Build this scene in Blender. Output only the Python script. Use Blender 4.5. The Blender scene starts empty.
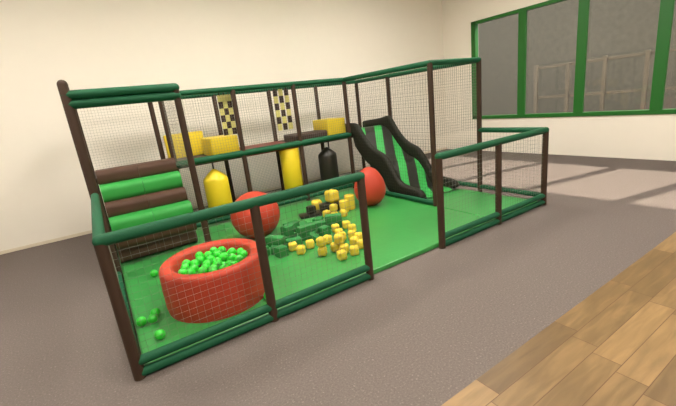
import bpy, bmesh, math, random
from mathutils import Vector, Matrix
random.seed(7)
S = bpy.context.scene
C = S.collection
PI = math.pi

# ------------------------------------------------------------------ materials
def nodes_of(name):
    m = bpy.data.materials.new(name); m.use_nodes = True
    nt = m.node_tree; b = nt.nodes['Principled BSDF']
    return m, nt, b

def simple(name, col, rough=0.5, spec=0.5, bump=0.0, bscale=200, var=0.06, metallic=0.0):
    """vinyl / foam / paint: slight noise in tone and a fine bump"""
    m, nt, b = nodes_of(name)
    b.inputs['Roughness'].default_value = rough
    b.inputs['Specular IOR Level'].default_value = spec
    b.inputs['Metallic'].default_value = metallic
    tc = nt.nodes.new('ShaderNodeTexCoord')
    n = nt.nodes.new('ShaderNodeTexNoise'); n.inputs['Scale'].default_value = 6; n.inputs['Detail'].default_value = 4
    nt.links.new(tc.outputs['Object'], n.inputs['Vector'])
    r = nt.nodes.new('ShaderNodeMapRange')
    r.inputs['To Min'].default_value = 1 - var; r.inputs['To Max'].default_value = 1 + var
    nt.links.new(n.outputs['Fac'], r.inputs['Value'])
    mx = nt.nodes.new('ShaderNodeVectorMath'); mx.operation = 'SCALE'
    mx.inputs[0].default_value = col
    nt.links.new(r.outputs['Result'], mx.inputs['Scale'])
    nt.links.new(mx.outputs['Vector'], b.inputs['Base Color'])
    if bump:
        n2 = nt.nodes.new('ShaderNodeTexNoise'); n2.inputs['Scale'].default_value = bscale
        nt.links.new(tc.outputs['Object'], n2.inputs['Vector'])
        bp = nt.nodes.new('ShaderNodeBump'); bp.inputs['Strength'].default_value = bump; bp.inputs['Distance'].default_value = 0.01
        nt.links.new(n2.outputs['Fac'], bp.inputs['Height']); nt.links.new(bp.outputs['Normal'], b.inputs['Normal'])
    return m

M = {}
M['wall'] = simple('wall_paint', (0.86, 0.81, 0.72), 0.9, 0.2, 0.05, 60, 0.015)
M['ceiling'] = simple('ceiling_paint', (0.80, 0.77, 0.68), 0.9, 0.2)
M['post'] = simple('brown_foam_sleeve', (0.048, 0.027, 0.017), 0.6, 0.25, 0.15, 90)
M['rail'] = simple('green_foam_sleeve', (0.008, 0.082, 0.036), 0.6, 0.22, 0.15, 90)
M['mat'] = simple('green_vinyl_mat', (0.036, 0.26, 0.056), 0.35, 0.5, 0.1, 25, 0.08)
M['step_green'] = simple('green_vinyl', (0.030, 0.32, 0.055), 0.5, 0.4)
M['step_brown'] = simple('brown_vinyl', (0.080, 0.042, 0.028), 0.55, 0.25)
M['deck_brown'] = simple('dark_brown_vinyl', (0.060, 0.036, 0.028), 0.6, 0.3)
M['deck_red'] = simple('dark_red_vinyl', (0.20, 0.016, 0.010), 0.5, 0.4)
M['yellow'] = simple('yellow_vinyl', (0.74, 0.56, 0.02), 0.45, 0.4)
M['yellow_foam'] = simple('yellow_foam', (0.66, 0.50, 0.05), 0.7, 0.2, 0.1, 150)
M['yellow_dull'] = simple('ochre_vinyl', (0.55, 0.38, 0.05), 0.6, 0.3)
M['black'] = simple('black_vinyl', (0.015, 0.015, 0.010), 0.45, 0.4)
M['slide_dark'] = simple('dark_olive_vinyl', (0.013, 0.0135, 0.008), 0.6, 0.25)
M['red'] = simple('red_vinyl', (0.44, 0.050, 0.026), 0.5, 0.25, 0.05, 30, 0.05)
M['green_block'] = simple('green_foam', (0.030, 0.19, 0.050), 0.75, 0.2, 0.1, 150)
M['ball'] = simple('bright_green_plastic', (0.025, 0.56, 0.03), 0.35, 0.5)
M['net'] = simple('net_cord', (0.20, 0.20, 0.17), 0.8, 0.2)
M['net_dark'] = simple('dark_net_cord', (0.045, 0.045, 0.035), 0.8, 0.2)
M['screen'] = simple('pale_net_cord', (0.50, 0.52, 0.48), 0.8, 0.2)
M['frame'] = simple('green_painted_wood', (0.007, 0.125, 0.010), 0.45, 0.5)
M['skirting'] = simple('cream_skirting', (0.72, 0.64, 0.5), 0.6, 0.3)
M['metal'] = simple('steel', (0.25, 0.25, 0.25), 0.35, 0.5, metallic=1.0)
M['liner'] = simple('dark_liner', (0.03, 0.02, 0.015), 0.7, 0.3)
M['ground'] = simple('outdoor_ground', (0.36, 0.33, 0.31), 0.95, 0.1, 0.1, 10, 0.1)
M['grey_wood'] = simple('weathered_wood', (0.30, 0.27, 0.23), 0.9, 0.1)
M['render_wall'] = simple('outdoor_render', (0.36, 0.34, 0.28), 0.95, 0.1, var=0.3)
M['pale_stone'] = simple('pale_stone', (0.62, 0.60, 0.58), 0.95, 0.1)
M['checker_dark'] = simple('dark_fabric', (0.035, 0.018, 0.014), 0.8, 0.2)
M['checker_yellow'] = simple('pale_yellow_fabric', (0.66, 0.60, 0.20), 0.8, 0.2)

def carpet_mat():
    m, nt, b = nodes_of('taupe_carpet')
    b.inputs['Roughness'].default_value = 0.95; b.inputs['Specular IOR Level'].default_value = 0.1
    tc = nt.nodes.new('ShaderNodeTexCoord')
    n = nt.nodes.new('ShaderNodeTexNoise'); n.inputs['Scale'].default_value = 75; n.inputs['Detail'].default_value = 6; n.inputs['Roughness'].default_value = 0.75
    nt.links.new(tc.outputs['Object'], n.inputs['Vector'])
    cr = nt.nodes.new('ShaderNodeValToRGB')
    cr.color_ramp.elements[0].position = 0.3; cr.color_ramp.elements[0].color = (0.115, 0.094, 0.085, 1)
    cr.color_ramp.elements[1].position = 0.60; cr.color_ramp.elements[1].color = (0.163, 0.137, 0.126, 1)
    e = cr.color_ramp.elements.new(0.69); e.color = (0.36, 0.32, 0.29, 1)
    nt.links.new(n.outputs['Fac'], cr.inputs['Fac']); nt.links.new(cr.outputs['Color'], b.inputs['Base Color'])
    bp = nt.nodes.new('ShaderNodeBump'); bp.inputs['Strength'].default_value = 0.35; bp.inputs['Distance'].default_value = 0.01
    nt.links.new(n.outputs['Fac'], bp.inputs['Height']); nt.links.new(bp.outputs['Normal'], b.inputs['Normal'])
    return m
M['carpet'] = carpet_mat()

def math_node(nt, op, a, b=None, c=None):
    n = nt.nodes.new('ShaderNodeMath'); n.operation = op
    for i, v in enumerate((a, b, c)):
        if v is None: continue
        if isinstance(v, (int, float)): n.inputs[i].default_value = v
        else: nt.links.new(v, n.inputs[i])
    return n.outputs[0]

def wood_mat():
    m, nt, b = nodes_of('oak_planks')
    b.inputs['Roughness'].default_value = 0.45
    tc = nt.nodes.new('ShaderNodeTexCoord'); sp = nt.nodes.new('ShaderNodeSeparateXYZ')
    nt.links.new(tc.outputs['Object'], sp.inputs[0])
    W, L = 0.155, 0.86
    v = math_node(nt, 'DIVIDE', math_node(nt, 'SUBTRACT', -1.448, sp.outputs['Y']), W)
    row = math_node(nt, 'FLOOR', v); fv = math_node(nt, 'FRACT', v)
    off = math_node(nt, 'MULTIPLY', math_node(nt, 'FRACT', math_node(nt, 'MULTIPLY', row, 0.09)), 1.0)
    u = math_node(nt, 'ADD', math_node(nt, 'DIVIDE', math_node(nt, 'SUBTRACT', sp.outputs['X'], 0.79), L), off)
    col = math_node(nt, 'FLOOR', u); fu = math_node(nt, 'FRACT', u)
    cid = nt.nodes.new('ShaderNodeCombineXYZ'); nt.links.new(row, cid.inputs[0]); nt.links.new(col, cid.inputs[1])
    wn = nt.nodes.new('ShaderNodeTexWhiteNoise'); wn.noise_dimensions = '2D'; nt.links.new(cid.outputs[0], wn.inputs['Vector'])
    # grain
    mp = nt.nodes.new('ShaderNodeCombineXYZ')
    nt.links.new(math_node(nt, 'ADD', math_node(nt, 'MULTIPLY', sp.outputs['X'], 1.6), math_node(nt, 'MULTIPLY', wn.outputs['Value'], 37)), mp.inputs[0])
    nt.links.new(math_node(nt, 'MULTIPLY', sp.outputs['Y'], 11), mp.inputs[1])
    gn = nt.nodes.new('ShaderNodeTexNoise'); gn.inputs['Scale'].default_value = 1.7; gn.inputs['Detail'].default_value = 5
    gn.inputs['Distortion'].default_value = 0.6
    nt.links.new(mp.outputs[0], gn.inputs['Vector'])
    cr = nt.nodes.new('ShaderNodeValToRGB')
    e = cr.color_ramp.elements
    e[0].position = 0.22; e[0].color = (0.095, 0.055, 0.020, 1)
    e[1].position = 0.85; e[1].color = (0.31, 0.19, 0.078, 1)
    k = e.new(0.52); k.color = (0.160, 0.097, 0.036, 1)
    t = math_node(nt, 'ADD', math_node(nt, 'MULTIPLY', wn.outputs['Value'], 0.42), math_node(nt, 'MULTIPLY', gn.outputs['Fac'], 0.62))
    nt.links.new(t, cr.inputs['Fac'])
    gv = math_node(nt, 'LESS_THAN', math_node(nt, 'MINIMUM', fv, math_node(nt, 'SUBTRACT', 1.0, fv)), 0.014)
    gu = math_node(nt, 'LESS_THAN', math_node(nt, 'MINIMUM', fu, math_node(nt, 'SUBTRACT', 1.0, fu)), 0.0028)
    gap = math_node(nt, 'MAXIMUM', gv, gu)
    mx = nt.nodes.new('ShaderNodeMix'); mx.data_type = 'RGBA'
    nt.links.new(gap, mx.inputs['Factor']); nt.links.new(cr.outputs['Color'], mx.inputs['A']); mx.inputs['B'].default_value = (0.10, 0.045, 0.015, 1)
    nt.links.new(mx.outputs['Result'], b.inputs['Base Color'])
    return m
M['wood'] = wood_mat()

def stripe_mat():
    """slide bed: oblique green and dark bands sewn into the vinyl"""
    m, nt, b = nodes_of('striped_vinyl'); b.inputs['Roughness'].default_value = 0.45
    tc = nt.nodes.new('ShaderNodeTexCoord'); sp = nt.nodes.new('ShaderNodeSeparateXYZ'); nt.links.new(tc.outputs['Object'], sp.inputs[0])
    s = math_node(nt, 'SUBTRACT', sp.outputs['Y'], math_node(nt, 'MULTIPLY', math_node(nt, 'SUBTRACT', sp.outputs['X'], 4.85), 1.40))
    fr = math_node(nt, 'FRACT', math_node(nt, 'DIVIDE', math_node(nt, 'SUBTRACT', s, 2.03 - 5.5), 0.55))
    g = math_node(nt, 'LESS_THAN', fr, 0.44)
    mx = nt.nodes.new('ShaderNodeMix'); mx.data_type = 'RGBA'
    nt.links.new(g, mx.inputs['Factor']); mx.inputs['A'].default_value = (0.010, 0.011, 0.007, 1); mx.inputs['B'].default_value = (0.03, 0.36, 0.07, 1)
    nt.links.new(mx.outputs['Result'], b.inputs['Base Color'])
    return m
M['stripes'] = stripe_mat()

def glass_mat():
    m = bpy.data.materials.new('smoked_glass'); m.use_nodes = True; nt = m.node_tree
    nt.nodes.clear()
    out = nt.nodes.new('ShaderNodeOutputMaterial')
    tr = nt.nodes.new('ShaderNodeBsdfTransparent'); tr.inputs['Color'].default_value = (0.64, 0.62, 0.58, 1)
    gl = nt.nodes.new('ShaderNodeBsdfGlossy'); gl.inputs['Roughness'].default_value = 0.03
    lw = nt.nodes.new('ShaderNodeLayerWeight'); lw.inputs['Blend'].default_value = 0.5
    fr = nt.nodes.new('ShaderNodeMapRange'); fr.inputs['To Min'].default_value = 0.03; fr.inputs['To Max'].default_value = 0.45
    pw = nt.nodes.new('ShaderNodeMath'); pw.operation = 'POWER'; pw.inputs[1].default_value = 4
    nt.links.new(lw.outputs['Facing'], pw.inputs[0]); nt.links.new(pw.outputs[0], fr.inputs['Value'])
    mx = nt.nodes.new('ShaderNodeMixShader')
    nt.links.new(fr.outputs[0], mx.inputs[0]); nt.links.new(tr.outputs[0], mx.inputs[1]); nt.links.new(gl.outputs[0], mx.inputs[2])
    nt.links.new(mx.outputs[0], out.inputs['Surface'])
    return m
M['glass'] = glass_mat()
def emit_mat(name, col, s):
    m, nt, b = nodes_of(name)
    b.inputs['Emission Color'].default_value = (*col, 1); b.inputs['Emission Strength'].default_value = s
    b.inputs['Base Color'].default_value = (0.8, 0.8, 0.8, 1)
    return m
M['lamp'] = emit_mat('lamp_diffuser', (1.0, 0.93, 0.83), 10.5)
M['lamp_body'] = simple('white_metal', (0.75, 0.75, 0.72), 0.5, 0.4)

# ------------------------------------------------------------------ helpers
def obj(name, bm, mat, parent=None, smooth=False, loc=None):
    me = bpy.data.meshes.new(name)
    bmesh.ops.recalc_face_normals(bm, faces=bm.faces)
    bm.to_mesh(me); bm.free()
    for mm in (mat if isinstance(mat, (list, tuple)) else [mat]): me.materials.append(M[mm])
    if smooth:
        for p in me.polygons: p.use_smooth = True
    o = bpy.data.objects.new(name, me); C.objects.link(o)
    if parent: o.parent = parent
    if loc: o.location = loc
    if smooth == 'auto': me.set_sharp_from_angle(angle=math.radians(40))
    return o

def tag(o, label=None, cat=None, group=None, kind=None):
    if label: o['label'] = label
    if cat: o['category'] = cat
    if group: o['group'] = group
    if kind: o['kind'] = kind
    return o

def thing(name, label=None, cat=None, loc=(0, 0, 0), rz=0, group=None, kind=None):
    o = bpy.data.objects.new(name, None); C.objects.link(o)
    o.empty_display_size = 0.1
    o.location = loc; o.rotation_euler = (0, 0, rz)
    return tag(o, label, cat, group, kind)

def add_box(bm, lo, hi, bevel=0, seg=2, mi=0):
    r = bmesh.ops.create_cube(bm, size=1)
    c = [(a + b) / 2 for a, b in zip(lo, hi)]; s = [b - a for a, b in zip(lo, hi)]
    bmesh.ops.scale(bm, vec=s, verts=r['verts']); bmesh.ops.translate(bm, vec=c, verts=r['verts'])
    fs = set(f for v in r['verts'] for f in v.link_faces)
    for f in fs: f.material_index = mi
    if bevel:
        es = list(set(e for v in r['verts'] for e in v.link_edges))
        bmesh.ops.bevel(bm, geom=es, offset=bevel, segments=seg, affect='EDGES', profile=0.5)
    return bm

def box(lo, hi, bevel=0, seg=2):
    return add_box(bmesh.new(), lo, hi, bevel, seg)

def add_tube(bm, pts, r, seg=14, round_end=(False, False), closed=True):
    """swept tube through pts; r a number or a list"""
    pts = [Vector(p) for p in pts]
    rs = [r] * len(pts) if isinstance(r, (int, float)) else list(r)
    # rounded ends: extra shrinking rings
    def dome(p, d, rad):
        out = []
        for k in range(1, 5):
            a = k * PI / 2 / 4.3
            out.append((p + d * rad * math.sin(a), rad * math.cos(a)))
        return out
    ring = [(p, q) for p, q in zip(pts, rs)]
    if round_end[1]:
        d = (pts[-1] - pts[-2]).normalized(); ring += dome(pts[-1], d, rs[-1])
    if round_end[0]:
        d = (pts[0] - pts[1]).normalized(); ring = dome(pts[0], d, rs[0])[::-1] + ring
    prev = None; first = None
    nrm = None
    for i, (p, rad) in enumerate(ring):
        a = ring[max(i - 1, 0)][0]; b = ring[min(i + 1, len(ring) - 1)][0]
        t = (b - a).normalized()
        if nrm is None:
            up = Vector((0, 0, 1)) if abs(t.z) < 0.9 else Vector((1, 0, 0))
            nrm = (up - t * up.dot(t)).normalized()
        else:
            nrm = (nrm - t * nrm.dot(t)).normalized()
        bn = t.cross(nrm)
        vs = [bm.verts.new(p + (nrm * math.cos(2 * PI * k / seg) + bn * math.sin(2 * PI * k / seg)) * rad) for k in range(seg)]
        if prev:
            for k in range(seg): bm.faces.new((prev[k], prev[(k + 1) % seg], vs[(k + 1) % seg], vs[k]))
        else: first = vs
        prev = vs
    bm.faces.new(first[::-1]); bm.faces.new(prev)
    return bm

def tube(pts, r, seg=14, round_end=(False, False)):
    return add_tube(bmesh.new(), pts, r, seg, round_end)

def add_lathe(bm, prof, seg=48, c=(0, 0, 0), sx=1, sy=1, mi=0):
    """prof list of (r, z); r==0 at the ends closes"""
    rings = []
    for (r, z) in prof:
        if r < 1e-6: rings.append([bm.verts.new((c[0], c[1], c[2] + z))])
        else: rings.append([bm.verts.new((c[0] + sx * r * math.cos(2 * PI * k / seg), c[1] + sy * r * math.sin(2 * PI * k / seg), c[2] + z)) for k in range(seg)])
    for a, b in zip(rings, rings[1:]):
        for k in range(seg):
            k2 = (k + 1) % seg
            if len(a) == 1: f = bm.faces.new((a[0], b[k], b[k2]))
            elif len(b) == 1: f = bm.faces.new((a[k], a[k2], b[0]))
            else: f = bm.faces.new((a[k], a[k2], b[k2], b[k]))
            f.material_index = mi
    return bm

def lathe(prof, seg=48, **k): return add_lathe(bmesh.new(), prof, seg, **k)

def prism_x(outline, x0, x1, bevel=0, seg=2):
    """outline (y,z) polygon extruded from x0 to x1"""
    bm = bmesh.new()
    a = [bm.verts.new((x0, y, z)) for y, z in outline]
    f = bm.faces.new(a)
    r = bmesh.ops.extrude_face_region(bm, geom=[f])
    bmesh.ops.translate(bm, vec=(x1 - x0, 0, 0), verts=[v for v in r['geom'] if isinstance(v, bmesh.types.BMVert)])
    if bevel:
        es = [e for e in bm.edges if len(e.link_faces) == 2 and e.calc_face_angle(0) > 0.9]
        bmesh.ops.bevel(bm, geom=es, offset=bevel, segments=seg, affect='EDGES', profile=0.5, clamp_overlap=True)
    return bm

def net(parent, o, u, v, cell=0.045, w=0.0009, mat='net'):
    """knotted square netting between o, o+u, o+v: every strand a thin square cord"""
    o, u, v = Vector(o), Vector(u), Vector(v)
    n = u.cross(v).normalized()
    bm = bmesh.new()
    def cord(a, b, side, off):
        vs = []
        for p in (a, b):
            for s, t in ((-1, -1), (1, -1), (1, 1), (-1, 1)):
                vs.append(bm.verts.new(p + side * w * s + n * (w * t + off)))
        for k in range(4): bm.faces.new((vs[k], vs[(k + 1) % 4], vs[4 + (k + 1) % 4], vs[4 + k]))
        bm.faces.new(vs[0:4][::-1]); bm.faces.new(vs[4:8])
    nu = max(1, round(u.length / cell)); nv = max(1, round(v.length / cell))
    for i in range(1, nu): cord(o + u * i / nu, o + u * i / nu + v, u.normalized(), 0)
    for j in range(1, nv): cord(o + v * j / nv, o + v * j / nv + u, v.normalized(), w)
    return obj('net', bm, mat, parent)

# ------------------------------------------------------------------ the room
XW, YW, ZC = 8.46, 4.66, 4.3          # window wall, back wall, ceiling
XL, YF = -4.5, -7.0
def struct(name, bm, mat, parent=None):
    o = obj(name, bm, mat, parent)
    if not parent: tag(o, kind='structure')
    return o
struct('floor', box((XL - .2, -1.45, -.1), (XW + .2, YW + .2, 0)), 'carpet')
struct('floor', box((XL - .2, YF - .2, -.1), (XW + .2, -1.45, 0.0)), 'wood')
struct('wall_back', box((XL - .2, YW, 0), (XW + .2, YW + .2, ZC)), 'wall')
struct('wall_left', box((XL - .2, YF, 0), (XL, YW, ZC)), 'wall')
struct('wall_front', box((XL - .2, YF - .2, 0), (XW + .2, YF, ZC)), 'wall')
struct('ceiling', box((XL - .2, YF - .2, ZC), (XW + .2, YW + .2, ZC + .1)), 'ceiling')
WY0, WY1, WZ0, WZ1 = -5.15, 3.76, 0.83, 3.13
bm = bmesh.new()
add_box(bm, (XW, YF, 0), (XW + .2, YW, WZ0)); add_box(bm, (XW, YF, WZ1), (XW + .2, YW, ZC))
add_box(bm, (XW, YF, WZ0), (XW + .2, WY0, WZ1)); add_box(bm, (XW, WY1, WZ0), (XW + .2, YW, WZ1))
struct('wall_right', bm, 'wall')
bm = box((XL, YW - .012, 0), (XW, YW, .05), .003)
struct('baseboard_back', bm, 'skirting')

# window: one long frame with mullions, one pane per bay
win = thing('window_1', kind='structure')
fx0, fx1 = XW - .03, XW + .09
bm = bmesh.new()
add_box(bm, (fx0, WY0, WZ0 - .02), (fx1, WY1, WZ0 + .06), .006); add_box(bm, (fx0, WY0, WZ1 - .07), (fx1, WY1, WZ1), .006)
add_box(bm, (fx0, WY1 - .12, WZ0), (fx1, WY1, WZ1), .006); add_box(bm, (fx0, WY0, WZ0), (fx1, WY0 + .12, WZ1), .006)
obj('window_frame', bm, 'frame', win)
mull = [2.44, 1.22, -0.05, -1.31, -2.57, -3.83]
for y in mull: obj('mullion', box((fx0 - .004, y - .09, WZ0 + .05), (fx1 - .075, y + .09, WZ1 - .06), .008), 'frame', win)
ys = [WY1 - .12] + mull + [WY0 + .12]
for a, b in zip(ys, ys[1:]):
    obj('pane', box((XW + .03, b + .05, WZ0 + .03), (XW + .042, a - .05, WZ1 - .04)), 'glass', win)

# ceiling lamps
lamp0 = None
for i, (x, y) in enumerate([(-1.2, 1.6), (2.0, 1.6), (5.2, 1.6), (-1.2, -2.4), (2.0, -2.4), (5.2, -2.4)]):
    if lamp0 is None:
        t = thing('ceiling_light', 'square white ceiling light panel above the room', 'ceiling light', (x, y, ZC), 0, 'ceiling light panels')
        bm = bmesh.new()
        for lo, hi in (((-.62, -.62, -.05), (.62, -.58, 0)), ((-.62, .58, -.05), (.62, .62, 0)), ((-.62, -.58, -.05), (-.58, .58, 0)), ((.58, -.58, -.05), (.62, .58, 0))):
            add_box(bm, lo, hi, .004)
        obj('lamp_frame', bm, 'lamp_body', t)
        obj('diffuser', box((-.58, -.58, -.04), (.58, .58, -.02)), 'lamp', t)
        lamp0 = t
    else:
        t = lamp0.copy(); C.objects.link(t); t.location = (x, y, ZC)
        for ch in lamp0.children:
            c = ch.copy(); C.objects.link(c); c.parent = t

# ------------------------------------------------------------------ outside
tag(obj('ground', box((XW + .2, -30, -.35), (XW + 45, 30, -.25)), 'ground'), kind='structure')
t = thing('garden_fence', 'weathered post and rail fence outside the window', 'fence', (12.2, 0, -.25))
for z in (0.55, 1.30, 2.19):
    obj('fence_rail', box((-.03, -9, z - .04), (.03, 4.2, z + .04), .01), 'grey_wood', t)
for k in range(15):
    y = -9 + k * .943
    obj('fence_post', box((-.09, y - .05, 0), (-.031, y + .05, 2.26 + .03 * math.sin(k * 2.3)), .01), 'grey_wood', t)
tag(obj('garden_wall', box((17, -20, -.25), (17.4, 24, 6.5)), 'render_wall'), 'plain brownish rendered wall of the building across the yard', 'wall')
tag(obj('stone_kerb', box((10.4, -9, -.25), (11.0, 12, -.02), .04), 'pale_stone'), 'pale stone kerb in the yard below the window', 'kerb')

# ------------------------------------------------------------------ the play frame
HT, HL, HD = 2.0, 1.0, 1.05
R = 0.037
YS = 1.9                      # front of the climbing steps bay
DK = 4.0                      # back of the deck
frame = thing('indoor_playground', 'two-level soft play structure of brown padded posts, green rails and netting', 'playground', (0, 0, 0))
def post(x, y, h, cap=False, r=R):
    return obj('post', tube([(x, y, 0), (x, y, h)], r, 16, (False, cap)), 'post', frame, 'auto')
def rail(a, b, r=R, ends=(True, True)):
    return obj('rail', tube([a, b], r, 16, ends), 'rail', frame, 'auto')
# posts
for x in (0, 1, 2, 3): post(x, 0, HL)
post(4, 0, HL); post(5, 0, HL)
post(0, YS, HT + .10, True, .045); post(1, YS, HT)
for x in (0, 1, 2, 3, 4, 5): post(x, 3, HT)
for x in (0, 1, 2, 3, 4, 5): post(x, DK, HT)
post(4, 1, HT); post(5, 1, HT)
# low rails
rail((0, 0, HL), (2, 0, HL), .040); rail((3, 0, HL), (5, 0, HL), .040)
rail((0, 0, HL), (0, YS, HL)); rail((5, 0, HL), (5, 1, HL))
# bottom rails
zb = .125
for z_ in (.036, zb):
    rail((0, 0, z_), (2, 0, z_), .034); rail((3, 0, z_), (5, 0, z_), .034)
rail((0, 0, zb), (0, DK, zb), .034); rail((5, 0, zb), (5, DK, zb), .034)
rail((4, 1, .09), (4, 3, .09), .034); rail((1, 3, .12), (4, 3, .12), .034)
# top rails
rail((0, YS, HT), (1, YS, HT), .045); rail((0, YS, HT - .088), (1, YS, HT - .088), .045); rail((1, YS, HT), (1, DK, HT)); rail((0, YS, HT), (0, DK, HT))
rail((1, 3, HT), (4, 3, HT)); rail((0, DK, HT), (5, DK, HT)); rail((4, 1, HT), (4, 3, HT))
rail((4, 1, HT), (5, 1, HT)); rail((5, 1, HT), (5, DK, HT))
# deck beams and panels
rail((1, 3, HD), (4.0, 3, HD), .048); 
for x in range(0, 5):
    m_ = 'deck_red' if x == 2 else 'deck_brown'
    y0 = 3.02 if x != 0 else 2.96
    obj('deck_panel', box((x + .01, y0, HD - .07), (x + .99, DK - .02, HD + .01), .015), m_, frame)
# nets
def pnet(*a, **k): net(frame, *a, **k)
e = .04
for x in (0, 1, 3, 4): pnet((x + e, 0, .15), (1 - 2 * e, 0, 0), (0, 0, HL - .19), cell=.05, w=.0007)
pnet((0, e, .15), (0, YS - 2 * e, 0), (0, 0, HL - .19), cell=.05, w=.0007)
pnet((5, e, .15), (0, 1 - 2 * e, 0), (0, 0, HL - .19), cell=.05, w=.0007)
for x in range(5):
    pnet((x + e, DK, HD), (1 - 2 * e, 0, 0), (0, 0, HT - HD - e), cell=.04)
    pnet((x + e, DK, .06), (1 - 2 * e, 0, 0), (0, 0, HD - .12), cell=.03, w=.0026, mat='screen')
for x in (1, 2, 3): pnet((x + e, 3, HD + .04), (1 - 2 * e, 0, 0), (0, 0, HT - HD - .08), cell=.04)
pnet((0, YS + e, .15), (0, DK - YS - 2 * e, 0), (0, 0, HT - .19), cell=.04)
pnet((1, YS + e, HD), (0, 3 - YS - 2 * e, 0), (0, 0, HT - HD - e), cell=.04)
pnet((4 + e, 1, HL + .02), (1 - 2 * e, 0, 0), (0, 0, HT - HL - .06), cell=.04)
pnet((4, 1 + e, .14), (0, 2 - 2 * e, 0), (0, 0, HT - .18), cell=.05, w=.0009, mat='net_dark')
pnet((5, 1 + e, .15), (0, 3 - 2 * e, 0), (0, 0, HT - .19), cell=.04)

# floor mats
tag(obj('floor_mat', box((.04, .036, 0.0), (3.99, DK, .052), .012), 'mat'), 'large bright green vinyl floor mat under the ball pool and blocks', 'floor mat')
tag(obj('floor_mat', box((4.0, .036, 0.0), (4.96, DK, .052), .012), 'mat'), 'narrow green vinyl floor mat under the slide at the right end', 'floor mat')

# ------------------------------------------------------------------ climbing steps
st = thing('climbing_steps', 'padded climbing steps in alternating green and brown rows up to the deck', 'steps', (.5, 2.4, .05))
rows = [(.97, 1.165, 2.72, 'step_brown'), (.785, 1.00, 2.55, 'step_green'), (.61, .80, 2.42, 'step_brown'), (.43, .64, 2.24, 'step_green'),
        (.26, .45, 2.24, 'step_brown'), (.06, .27, 2.36, 'step_brown')]
for z0, z1, yf, mm in rows:
    for xa, xb in ((.055, .508), (.512, .965)):
        h = z1 - z0; out = []
        rr = h * .36
        for k in range(7):
            a = PI / 2 + PI / 2 * k / 6; out.append((yf + rr + rr * math.cos(a), z1 - rr + rr * math.sin(a)))
        for k in range(7):
            a = PI + PI / 2 * k / 6; out.append((yf + rr + rr * math.cos(a), z0 + rr + rr * math.sin(a)))
        out += [(2.93, z0), (2.93, z1)]
        bm = prism_x(out, xa, xb)
        o = obj('step', bm, mm, st, 'auto'); o.matrix_parent_inverse = Matrix.Identity(4)
        o.data.transform(Matrix.Translation((-.5, -2.4, -.05)))

# ------------------------------------------------------------------ slide
sl = thing('slide', 'wavy padded slide with dark side bolsters and a green striped bed', 'slide', (0, 0, 0))
top = [(3.72, 1.20), (3.3, 1.235), (3.1, 1.245), (2.95, 1.235), (2.86, 1.19), (2.76, 1.08), (2.64, .955), (2.52, .85), (2.40, .785), (2.28, .745), (2.17, .69),
       (2.08, .60), (1.98, .47), (1.89, .34), (1.79, .265), (1.66, .235), (1.48, .215), (1.38, .18), (1.33, .11)]
def smooth_pts(p, n=3):
    out = []
    for i in range(len(p) - 1):
        p0, p1, p2, p3 = p[max(i - 1, 0)], p[i], p[i + 1], p[min(i + 2, len(p) - 1)]
        for k in range(n):
            t = k / n
            out.append(tuple(.5 * ((2 * p1[j]) + (-p0[j] + p2[j]) * t + (2 * p0[j] - 5 * p1[j] + 4 * p2[j] - p3[j]) * t * t + (-p0[j] + 3 * p1[j] - 3 * p2[j] + p3[j]) * t ** 3) for j in (0, 1)))
    return out + [p[-1]]
tp = smooth_pts(top)
def bolster(x0, x1, hump=0):
    # swept rounded-rectangle along the wave
    bm = bmesh.new(); prev = None; w = (x1 - x0) / 2; xc = (x0 + x1) / 2
    for i, (y, z) in enumerate(tp):
        z = z + hump * math.exp(-((y - 2.93) / .17) ** 2)
        a = tp[max(i - 1, 0)]; b = tp[min(i + 1, len(tp) - 1)]
        ty, tz = b[0] - a[0], b[1] - a[1]; L = math.hypot(ty, tz); ny, nz = tz / L, -ty / L
        if nz < 0: ny, nz = -ny, -nz
        hgt = min(.33, (z - .06) / max(nz, .3))
        ring = []
        for k in range(16):
            an = 2 * PI * k / 16; cx = math.cos(an); cy = math.sin(an)
            sx_ = math.copysign(abs(cx) ** .6, cx); sy_ = math.copysign(abs(cy) ** .6, cy)
            d = -hgt / 2 + hgt / 2 * sy_
            ring.append(bm.verts.new((xc + w * sx_, y + ny * d, max(1.064 if y + ny * d > 2.96 else .055, z + nz * d))))
        if prev:
            for k in range(16): bm.faces.new((prev[k], prev[(k + 1) % 16], ring[(k + 1) % 16], ring[k]))
        else: bm.faces.new(ring)
        prev = ring
    bm.faces.new(prev[::-1])
    return obj('side_bolster', bm, 'slide_dark', sl, True)
bolster(4.05, 4.18); bolster(4.845, 4.957, .05)
bed = [(y, max(z - .13 - .08 * min(1, max(0, (3.1 - y) / .3)), .075)) for y, z in tp]
def under(y, z): return max(z - .09, 1.064 if y + .03 > 2.96 else .056)
bm = bmesh.new(); prev = None
for (y, z) in bed:
    ring = [bm.verts.new(p) for p in ((4.17, y, z), (4.85, y, z), (4.85, y + .03, under(y, z)), (4.17, y + .03, under(y, z)))]
    if prev:
        for k in range(4): bm.faces.new((prev[k], prev[(k + 1) % 4], ring[(k + 1) % 4], ring[k]))
    else: bm.faces.new(ring)
    prev = ring
bm.faces.new(prev[::-1])
obj('slide_bed', bm, 'stripes', sl, 'auto')
for y in (2.0, 2.75):
    for x in (4.25, 4.78):
        zt = [z for yy, z in bed if yy > y][-1] - .09
        obj('support_leg', tube([(x, y, .05), (x, y, zt)], .025, 10), 'post', sl, 'auto')

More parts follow.
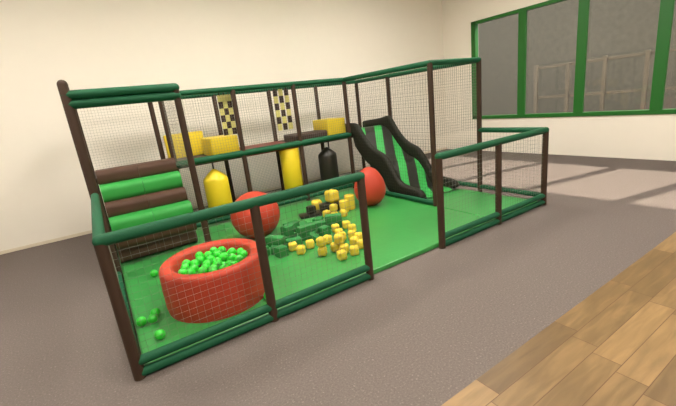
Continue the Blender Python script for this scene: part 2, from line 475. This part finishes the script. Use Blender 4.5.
# ------------------------------------------------------------------ hanging bags and roller
def bag(name, label, x, y, r, z0, zs, ztop, mm, mstrap, straps):
    t = thing(name, label, 'punching bag', (x, y, z0))
    h = zs - z0
    prof = [(0, 0), (r * .9, 0.0), (r * .99, .02), (r, .05), (r, h * .5), (r * .99, h - .03), (r * .93, h + .01), (r * .50, h + (ztop - zs) * .6), (r * .12, h + (ztop - zs) * .97), (0, ztop - z0)]
    bm = lathe(prof, 28)
    o = obj('bag_body', bm, mm, t, True)
    for dx in straps:
        obj('strap', box((dx - .012, -.004, h + (ztop - zs) * .6), (dx + .012, .004, HD - .05 - z0)), mstrap, t)
    return t
bag('punching_bag', 'yellow vinyl punching bag hanging under the left part of the deck', 1.53, 3.1, .185, .26, .74, .885, 'yellow', 'black', (0,))
bag('punching_bag', 'black punching bag hanging from two straps left of the slide', 3.56, 3.12, .17, .26, .76, .89, 'black', 'black', (-.05, .05))
t = thing('foam_roller', 'upright yellow foam roller hanging below the middle of the deck', 'roller', (2.83, 3.14, .3))
obj('roller_body', lathe([(0, 0), (.16, 0), (.168, .012), (.168, .67), (.16, .682), (0, .682)], 32), 'yellow', t, 'auto')
obj('roller_axle', tube([(0, 0, -.04), (0, 0, .69)], .02, 10), 'metal', t, 'auto')

# pads on the deck
def pad(name, label, lo, hi, mm, bev=.02):
    c = ((lo[0] + hi[0]) / 2, (lo[1] + hi[1]) / 2, lo[2])
    bm = box(tuple(lo[i] - c[i] for i in range(3)), tuple(hi[i] - c[i] for i in range(3)), bev, 3)
    o = obj(name, bm, mm, None, 'auto', c); tag(o, label, 'foam pad'); return o
zd = HD + .011
pad('foam_pad', 'yellow foam pad behind the deck net beside the first checked hanging', (1.55, 3.06, zd), (1.975, 3.62, 1.335), 'yellow')
pad('foam_pad', 'yellow foam pad at the end of the deck next to the slide', (3.61, 3.06, zd), (3.985, 3.60, 1.36), 'yellow')
pad('foam_pad', 'wide dull yellow foam pad at the back of the deck above the climbing steps', (1.06, 3.75, zd), (1.64, 3.93, 1.44), 'yellow')
pad('foam_pad', 'low dark brown foam pad on the deck between checked hanging and slide', (2.93, 3.07, zd), (3.59, 3.5, 1.19), 'deck_brown')

# checked hangings
def hanging(label, x0, w, gap, rows, z1, ch, pattern):
    t = thing('checked_hanging', label, 'hanging', (x0, 3.09, z1))
    for c in range(3):
        bm = bmesh.new(); xa = c * (w + gap)
        for r_ in range(rows):
            add_box(bm, (xa, -.006, -(r_ + 1) * ch), (xa + w - .0005, .006, -r_ * ch - .0005), mi=pattern(r_, c))
        s = obj('strip', bm, ['checker_yellow', 'checker_dark'], t)
        obj('hook', tube([(xa + w / 2, 0, -.01), (xa + w / 2, 0, .055), (xa + w / 2, -.03, .075), (xa + w / 2, -.065, .06)], .008, 8), 'checker_dark', s, True)
    return t
hanging('checked yellow and dark hanging left of the second deck post', 1.785, .066, .002, 6, 1.935, .098, lambda r, c: 1 if (r and (r + c) % 2 == 1) or (r == 5 and c != 1) else 0)
hanging('hanging of three separate checked yellow and dark strips', 2.675, .072, .026, 6, 1.945, .108, lambda r, c: (r + c + 1) % 2)

# ------------------------------------------------------------------ ball pool
PX, PY = .76, .665
pool = thing('ball_pool', 'round red padded ball pool filled with green balls', 'ball pool', (PX, PY, .052))
prof = [(.335, .02), (.335, .36), (.345, .385), (.37, .40), (.40, .402), (.425, .398), (.442, .385), (.450, .365), (.453, .33), (.456, .2), (.454, .05), (.446, .0), (.335, .0), (.335, .02)]
obj('pool_wall', lathe(prof, 72), 'red', pool, 'auto')
obj('pool_base', lathe([(0, .0), (.334, .0), (.334, .02), (0, .02)], 48), 'liner', pool, 'auto')
def ball_mesh():
    bm = bmesh.new(); bmesh.ops.create_uvsphere(bm, u_segments=24, v_segments=16, radius=.040)
    for v in bm.verts:                      # moulded seam round the equator and pole dimple
        if abs(v.co.z) < .004: v.co *= .95
    return bm
b0 = obj('play_ball', ball_mesh(), 'ball', None, True)
used = [False]
def ball(p, label, group, rot=None):
    if used[0]: o = b0.copy(); C.objects.link(o)
    else: o = b0; used[0] = True
    o.location = p; o.rotation_euler = rot or (random.uniform(0, 3), random.uniform(0, 3), 0)
    if 'group' in o: del o['group']
    tag(o, label, 'ball', group); return o
ball((.327, 1.652, .092), 'green plastic ball on the mat behind the ball pool, below the steps', None)
ball((.095, .63, .092), 'green plastic ball nearest the left net of the play frame', None)
ball((.180, .605, .092), 'green plastic ball left of the pool, in front of another touching ball', None)
ball((.212, .70, .092), 'green plastic ball left of the pool, behind another touching ball', None)
ball((.19, .303, .092), 'green plastic ball alone near the front left corner of the mat', None)
ball((1.072, .262, .092), 'green plastic ball on the mat at the second post, right of the ball pool', None)
# layers inside the pool, no two closer than a diameter
placed = []
def far(p, d=.0806): return all((Vector(p) - Vector(q)).length > d for q in placed)
for zc, rm in ((.325, .292), (.388, .288)):
    tries = 0
    while tries < 9000:
        tries += 1
        a = random.uniform(0, 2 * PI); r_ = rm * math.sqrt(random.random())
        z = zc + random.uniform(-.012, .012) + (.03 * (1 - (r_ / rm) ** 2) if zc > .39 else 0)
        p = (PX + r_ * math.cos(a), PY + r_ * math.sin(a), z)
        if far(p): placed.append(p)
for p in placed: ball(p, 'green plastic ball heaped inside the red ball pool', 'green balls in the ball pool')

# ------------------------------------------------------------------ big red shapes
bm = bmesh.new(); bmesh.ops.create_uvsphere(bm, u_segments=48, v_segments=32, radius=.315)
for v in bm.verts: v.co.z = v.co.z * .97 + .3055
tag(obj('exercise_ball', bm, 'red', None, True, (1.65, 1.92, .052)), 'large round red ball on the mat left of the green blocks', 'ball')
pr = []
for k in range(29):
    a = -PI / 2 + PI * k / 28
    z = .30 + .30 * math.sin(a); r_ = .238 * math.cos(a) * (1 - .16 * math.sin(a))
    pr.append((max(r_, 0) if 0 < k < 28 else 0, z))
tag(obj('foam_egg', lathe(pr, 40), 'red', None, True, (3.47, 1.83, .052)), 'red egg-shaped foam toy standing upright in front of the slide', 'egg toy')

# ------------------------------------------------------------------ foam blocks
def rounded_cube(s, seam=True):
    bm = bmesh.new(); add_box(bm, (-s / 2, -s / 2, 0), (s / 2, s / 2, s), s * .22, 4)
    return bm
cubes = {}
def place(key, name, bmf, mm, p, rz, label, cat, group=None, rx=0):
    if key not in cubes:
        o = obj(name, bmf(), mm, None, 'auto'); cubes[key] = o
    else:
        o = cubes[key].copy(); C.objects.link(o)
        for k in ('group',):
            if k in o: del o[k]
    o.location = p; o.rotation_euler = (rx, 0, rz); tag(o, label, cat, group); return o
def notched(s):
    """small foam piece: rounded cube with a pressed cross groove on each side"""
    bm = bmesh.new()
    n = 8
    bmesh.ops.create_cube(bm, size=1)
    bmesh.ops.subdivide_edges(bm, edges=bm.edges[:], cuts=n, use_grid_fill=True)
    for v in bm.verts:
        c = v.co * 2
        q = Vector([math.copysign(abs(t_) ** 1.0, t_) for t_ in c])
        L4 = (abs(q.x) ** 4 + abs(q.y) ** 4 + abs(q.z) ** 4) ** .25
        v.co = q / L4 * (s / 2)
        g = 1.0
        for ax in (0, 1, 2):
            if abs(q[ax]) < .12 and abs(q[(ax + 1) % 3]) > .99 or abs(q[ax]) < .12 and abs(q[(ax + 2) % 3]) > .99: g = .94
        v.co = v.co * g
        v.co.z += s / 2
    return bm
zf = .0525
yel = [(1.751, 1.118), (1.768, .95), (1.926, 1.02), (1.915, .722), (2.145, .99), (2.079, .72), (2.234, .86), (2.121, .60), (2.005, .475), (2.165, .475), (2.436, .895),
       (2.442, .76), (2.325, .69), (2.329, .56), (2.572, 1.081), (2.366, 1.07), (2.32, .93), (2.60, 1.25), (2.433, 1.254)]
fixed = []
for p in yel:                                    # nudge apart so that no two overlap
    p = Vector(p)
    for _ in range(60):
        for q in fixed:
            d = p - q
            if d.length < .124: p = q + d.normalized() * .126
    fixed.append(p)
for i, p in enumerate(fixed):
    if i == 0: lb, g = 'small yellow foam block, leftmost, touching the green blocks', None
    elif i == 1: lb, g = 'small yellow foam block alone on the mat, second from the left', None
    elif i == 2: lb, g = 'small yellow foam block alone directly in front of the green blocks', None
    elif i == 17: lb, g = 'small yellow foam block farthest back, nearest the large stacked blocks', None
    elif i == 3: lb, g = 'small yellow foam block with another yellow block on top of it', None
    elif i == 8: lb, g = 'small yellow foam block nearest to the front net, at the bottom of the heap', None
    else: lb, g = 'small yellow foam block in the loose heap at the post', 'small yellow blocks in the heap'
    place('ys', 'foam_block', lambda: notched(.100), 'yellow_foam', (p.x, p.y, zf), random.uniform(0, 1.5), lb, 'block', g)
place('ys', 'foam_block', None, None, (fixed[3].x + .005, fixed[3].y + .01, zf + .107), .4, 'small yellow foam block sitting on top of another yellow block', 'block')
mid = (fixed[5] + fixed[6]) / 2
place('ys', 'foam_block', None, None, ((fixed[5].x + fixed[7].x) / 2 , (fixed[5].y + fixed[7].y) / 2, zf + .106), .9, 'small yellow foam block lying on top of the loose heap', 'block')

# green blocks: bricks, cubes, arches
def brick(): return box((-.11, -.055, 0), (.11, .055, .09), .010)
def cube_s(): return box((-.058, -.058, 0), (.058, .058, .116), .010)
def arch():
    out = [(-.12, 0)]
    out += [(-.06, 0)] + [(-.06 * math.cos(PI * k / 10), .07 * math.sin(PI * k / 10)) for k in range(1, 10)] + [(.06, 0), (.12, 0), (.12, .13), (-.12, .13)]
    bm = bmesh.new(); a = [bm.verts.new((x, -.055, z)) for x, z in out]; f = bm.faces.new(a)
    r = bmesh.ops.extrude_face_region(bm, geom=[f]); bmesh.ops.translate(bm, vec=(0, .11, 0), verts=[v for v in r['geom'] if isinstance(v, bmesh.types.BMVert)])
    return bm
def wedge():
    bm = bmesh.new(); a = [bm.verts.new((x, -.055, z)) for x, z in ((-.09, 0), (.09, 0), (-.09, .12))]; f = bm.faces.new(a)
    r = bmesh.ops.extrude_face_region(bm, geom=[f]); bmesh.ops.translate(bm, vec=(0, .11, 0), verts=[v for v in r['geom'] if isinstance(v, bmesh.types.BMVert)])
    return bm
kinds = {'brick': brick, 'cube': cube_s, 'arch': arch, 'wedge': wedge}
hts = {'brick': .09, 'cube': .116, 'arch': .13}
GL = [('cube', 1.50, 1.50, 0, .3), ('cube', 1.42, 1.21, 0, .8), ('cube', 1.58, 1.07, 0, .15), ('brick', 1.61, 1.26, 0, 1.0), ('brick', 1.61, 1.26, .0905, 2.1), ('wedge', 1.68, 1.48, 0, .7),
      ('brick', 1.81, 1.25, 0, -.2), ('brick', 1.85, 1.43, 0, .5), ('cube', 1.85, 1.43, .0905, .2), ('arch', 1.98, 1.66, 0, .5), ('brick', 2.19, 1.66, 0, 1.2),
      ('brick', 2.05, 1.32, 0, -.45), ('brick', 2.05, 1.32, .0905, .0), ('arch', 2.26, 1.45, 0, -.35), ('cube', 2.27, 1.255, 0, .2), ('brick', 2.51, 1.41, 0, -.3),
      ('brick', 2.51, 1.41, .0905, -.5), ('wedge', 2.10, 1.13, 0, -.6), ('brick', 2.10, 1.85, 0, .1), ('cube', 2.40, 1.64, 0, .6)]
glab = {('cube', 0): 'green foam cube at the rear left of the green block heap, nearest the red ball', ('cube', 1): 'green foam cube at the far left end of the green block heap',
        ('cube', 2): 'green foam cube at the front left corner of the green block heap'}
cnt = {}
for kd, x, y, dz, rz in GL:
    i = cnt.get(kd, 0); cnt[kd] = i + 1
    lb = glab.get((kd, i)); g = None
    if not lb:
        if dz: lb, g = f'green foam {kd} lying on top of other green blocks in the heap', f'green {kd}s stacked on the heap'
        else: lb, g = f'green foam {kd} lying on the mat within the green block heap', f'green {kd}s in the heap'
    place('g' + kd, 'foam_' + kd, kinds[kd], 'green_block', (x, y, zf + dz), rz, lb, 'block', g)

# black and yellow blocks behind
def P2(label, name, bm, mm, p, rz=0): return tag(obj(name, bm, mm, None, 'auto', p), label, 'block') and None
def put(name, label, bm, mm, p, rz=0):
    o = obj(name, bm, mm, None, 'auto', p); o.rotation_euler = (0, 0, rz); tag(o, label, 'block'); return o
put('foam_block', 'large black foam block carrying the big yellow cube', box((-.15, -.09, 0), (.15, .09, .125), .012), 'black', (2.90, 2.12, zf), -.25)
put('foam_cube', 'big yellow foam cube on top of the large black block', notched(.19), 'yellow_foam', (2.96, 2.13, zf + .126), .1)
put('foam_cube', 'yellow foam cube half hidden behind the large black block', notched(.165), 'yellow_foam', (2.79, 2.33, zf), -.3)
put('foam_cylinder', 'upright yellow foam cylinder right of the black block, left one of the pair', lathe([(0, 0), (.06, 0), (.068, .01), (.068, .17), (.06, .18), (0, .18)], 24), 'yellow_foam', (3.0, 1.88, zf))
put('foam_cylinder', 'taller upright yellow foam cylinder beside the black block, nearest the red egg', lathe([(0, 0), (.07, 0), (.08, .01), (.08, .21), (.07, .22), (0, .22)], 24), 'yellow_foam', (3.15, 1.94, zf))
put('foam_plate', 'flat black foam plate left of the yellow and black stack', box((-.16, -.10, 0), (.16, .10, .04), .008), 'black', (2.56, 2.15, zf), -.3)
put('foam_cube', 'black foam cube on the flat black plate', box((-.055, -.055, 0), (.055, .055, .11), .01), 'black', (2.58, 2.14, zf + .041), .2)
put('foam_cube', 'small yellow foam cube at the front left of the black block', notched(.105), 'yellow_foam', (2.69, 1.88, zf), .2)
put('foam_cube', 'small yellow foam cube in front of the black block, under another cube', notched(.105), 'yellow_foam', (2.73, 1.74, zf), -.2)
put('foam_cube', 'small yellow foam cube in front of the yellow cylinders', notched(.105), 'yellow_foam', (2.86, 1.70, zf), .5)
put('foam_cube', 'small yellow foam cube resting on another in front of the black block', notched(.105), 'yellow_foam', (2.735, 1.745, zf + .106), .5)

# ------------------------------------------------------------------ light
sun = bpy.data.lights.new('sun', 'SUN'); sun.energy = 8; sun.angle = math.radians(1.2); sun.color = (1.0, .95, .88)
so = bpy.data.objects.new('sun', sun); C.objects.link(so)
so.rotation_euler = Vector((-1, .22, -1.02)).to_track_quat('-Z', 'Y').to_euler()
w = bpy.data.worlds.new('world'); S.world = w; w.use_nodes = True
w.node_tree.nodes['Background'].inputs['Color'].default_value = (.85, .9, 1.0, 1)
w.node_tree.nodes['Background'].inputs['Strength'].default_value = .6

# ------------------------------------------------------------------ camera
cam = bpy.data.cameras.new('camera'); co = bpy.data.objects.new('camera', cam); C.objects.link(co)
f = Vector((0.50769882, 0.82056933, -0.26250312)); r = Vector((0.82882871, -0.54835684, -0.1111204)); u = Vector((0.23512738, 0.16115443, 0.95851154))
mt = Matrix((r, u, -f)).transposed().to_4x4(); mt.translation = Vector((0.1035, -2.6408, 1.6621))
co.matrix_world = mt
cam.sensor_width = 36; cam.lens = 373.762 / 676 * 36; cam.clip_start = .02
S.camera = co
S.view_settings.view_transform = 'Standard'; S.view_settings.look = 'None'; S.view_settings.gamma = 1
S.view_settings.exposure = 1.6
S.view_settings.use_curve_mapping = False
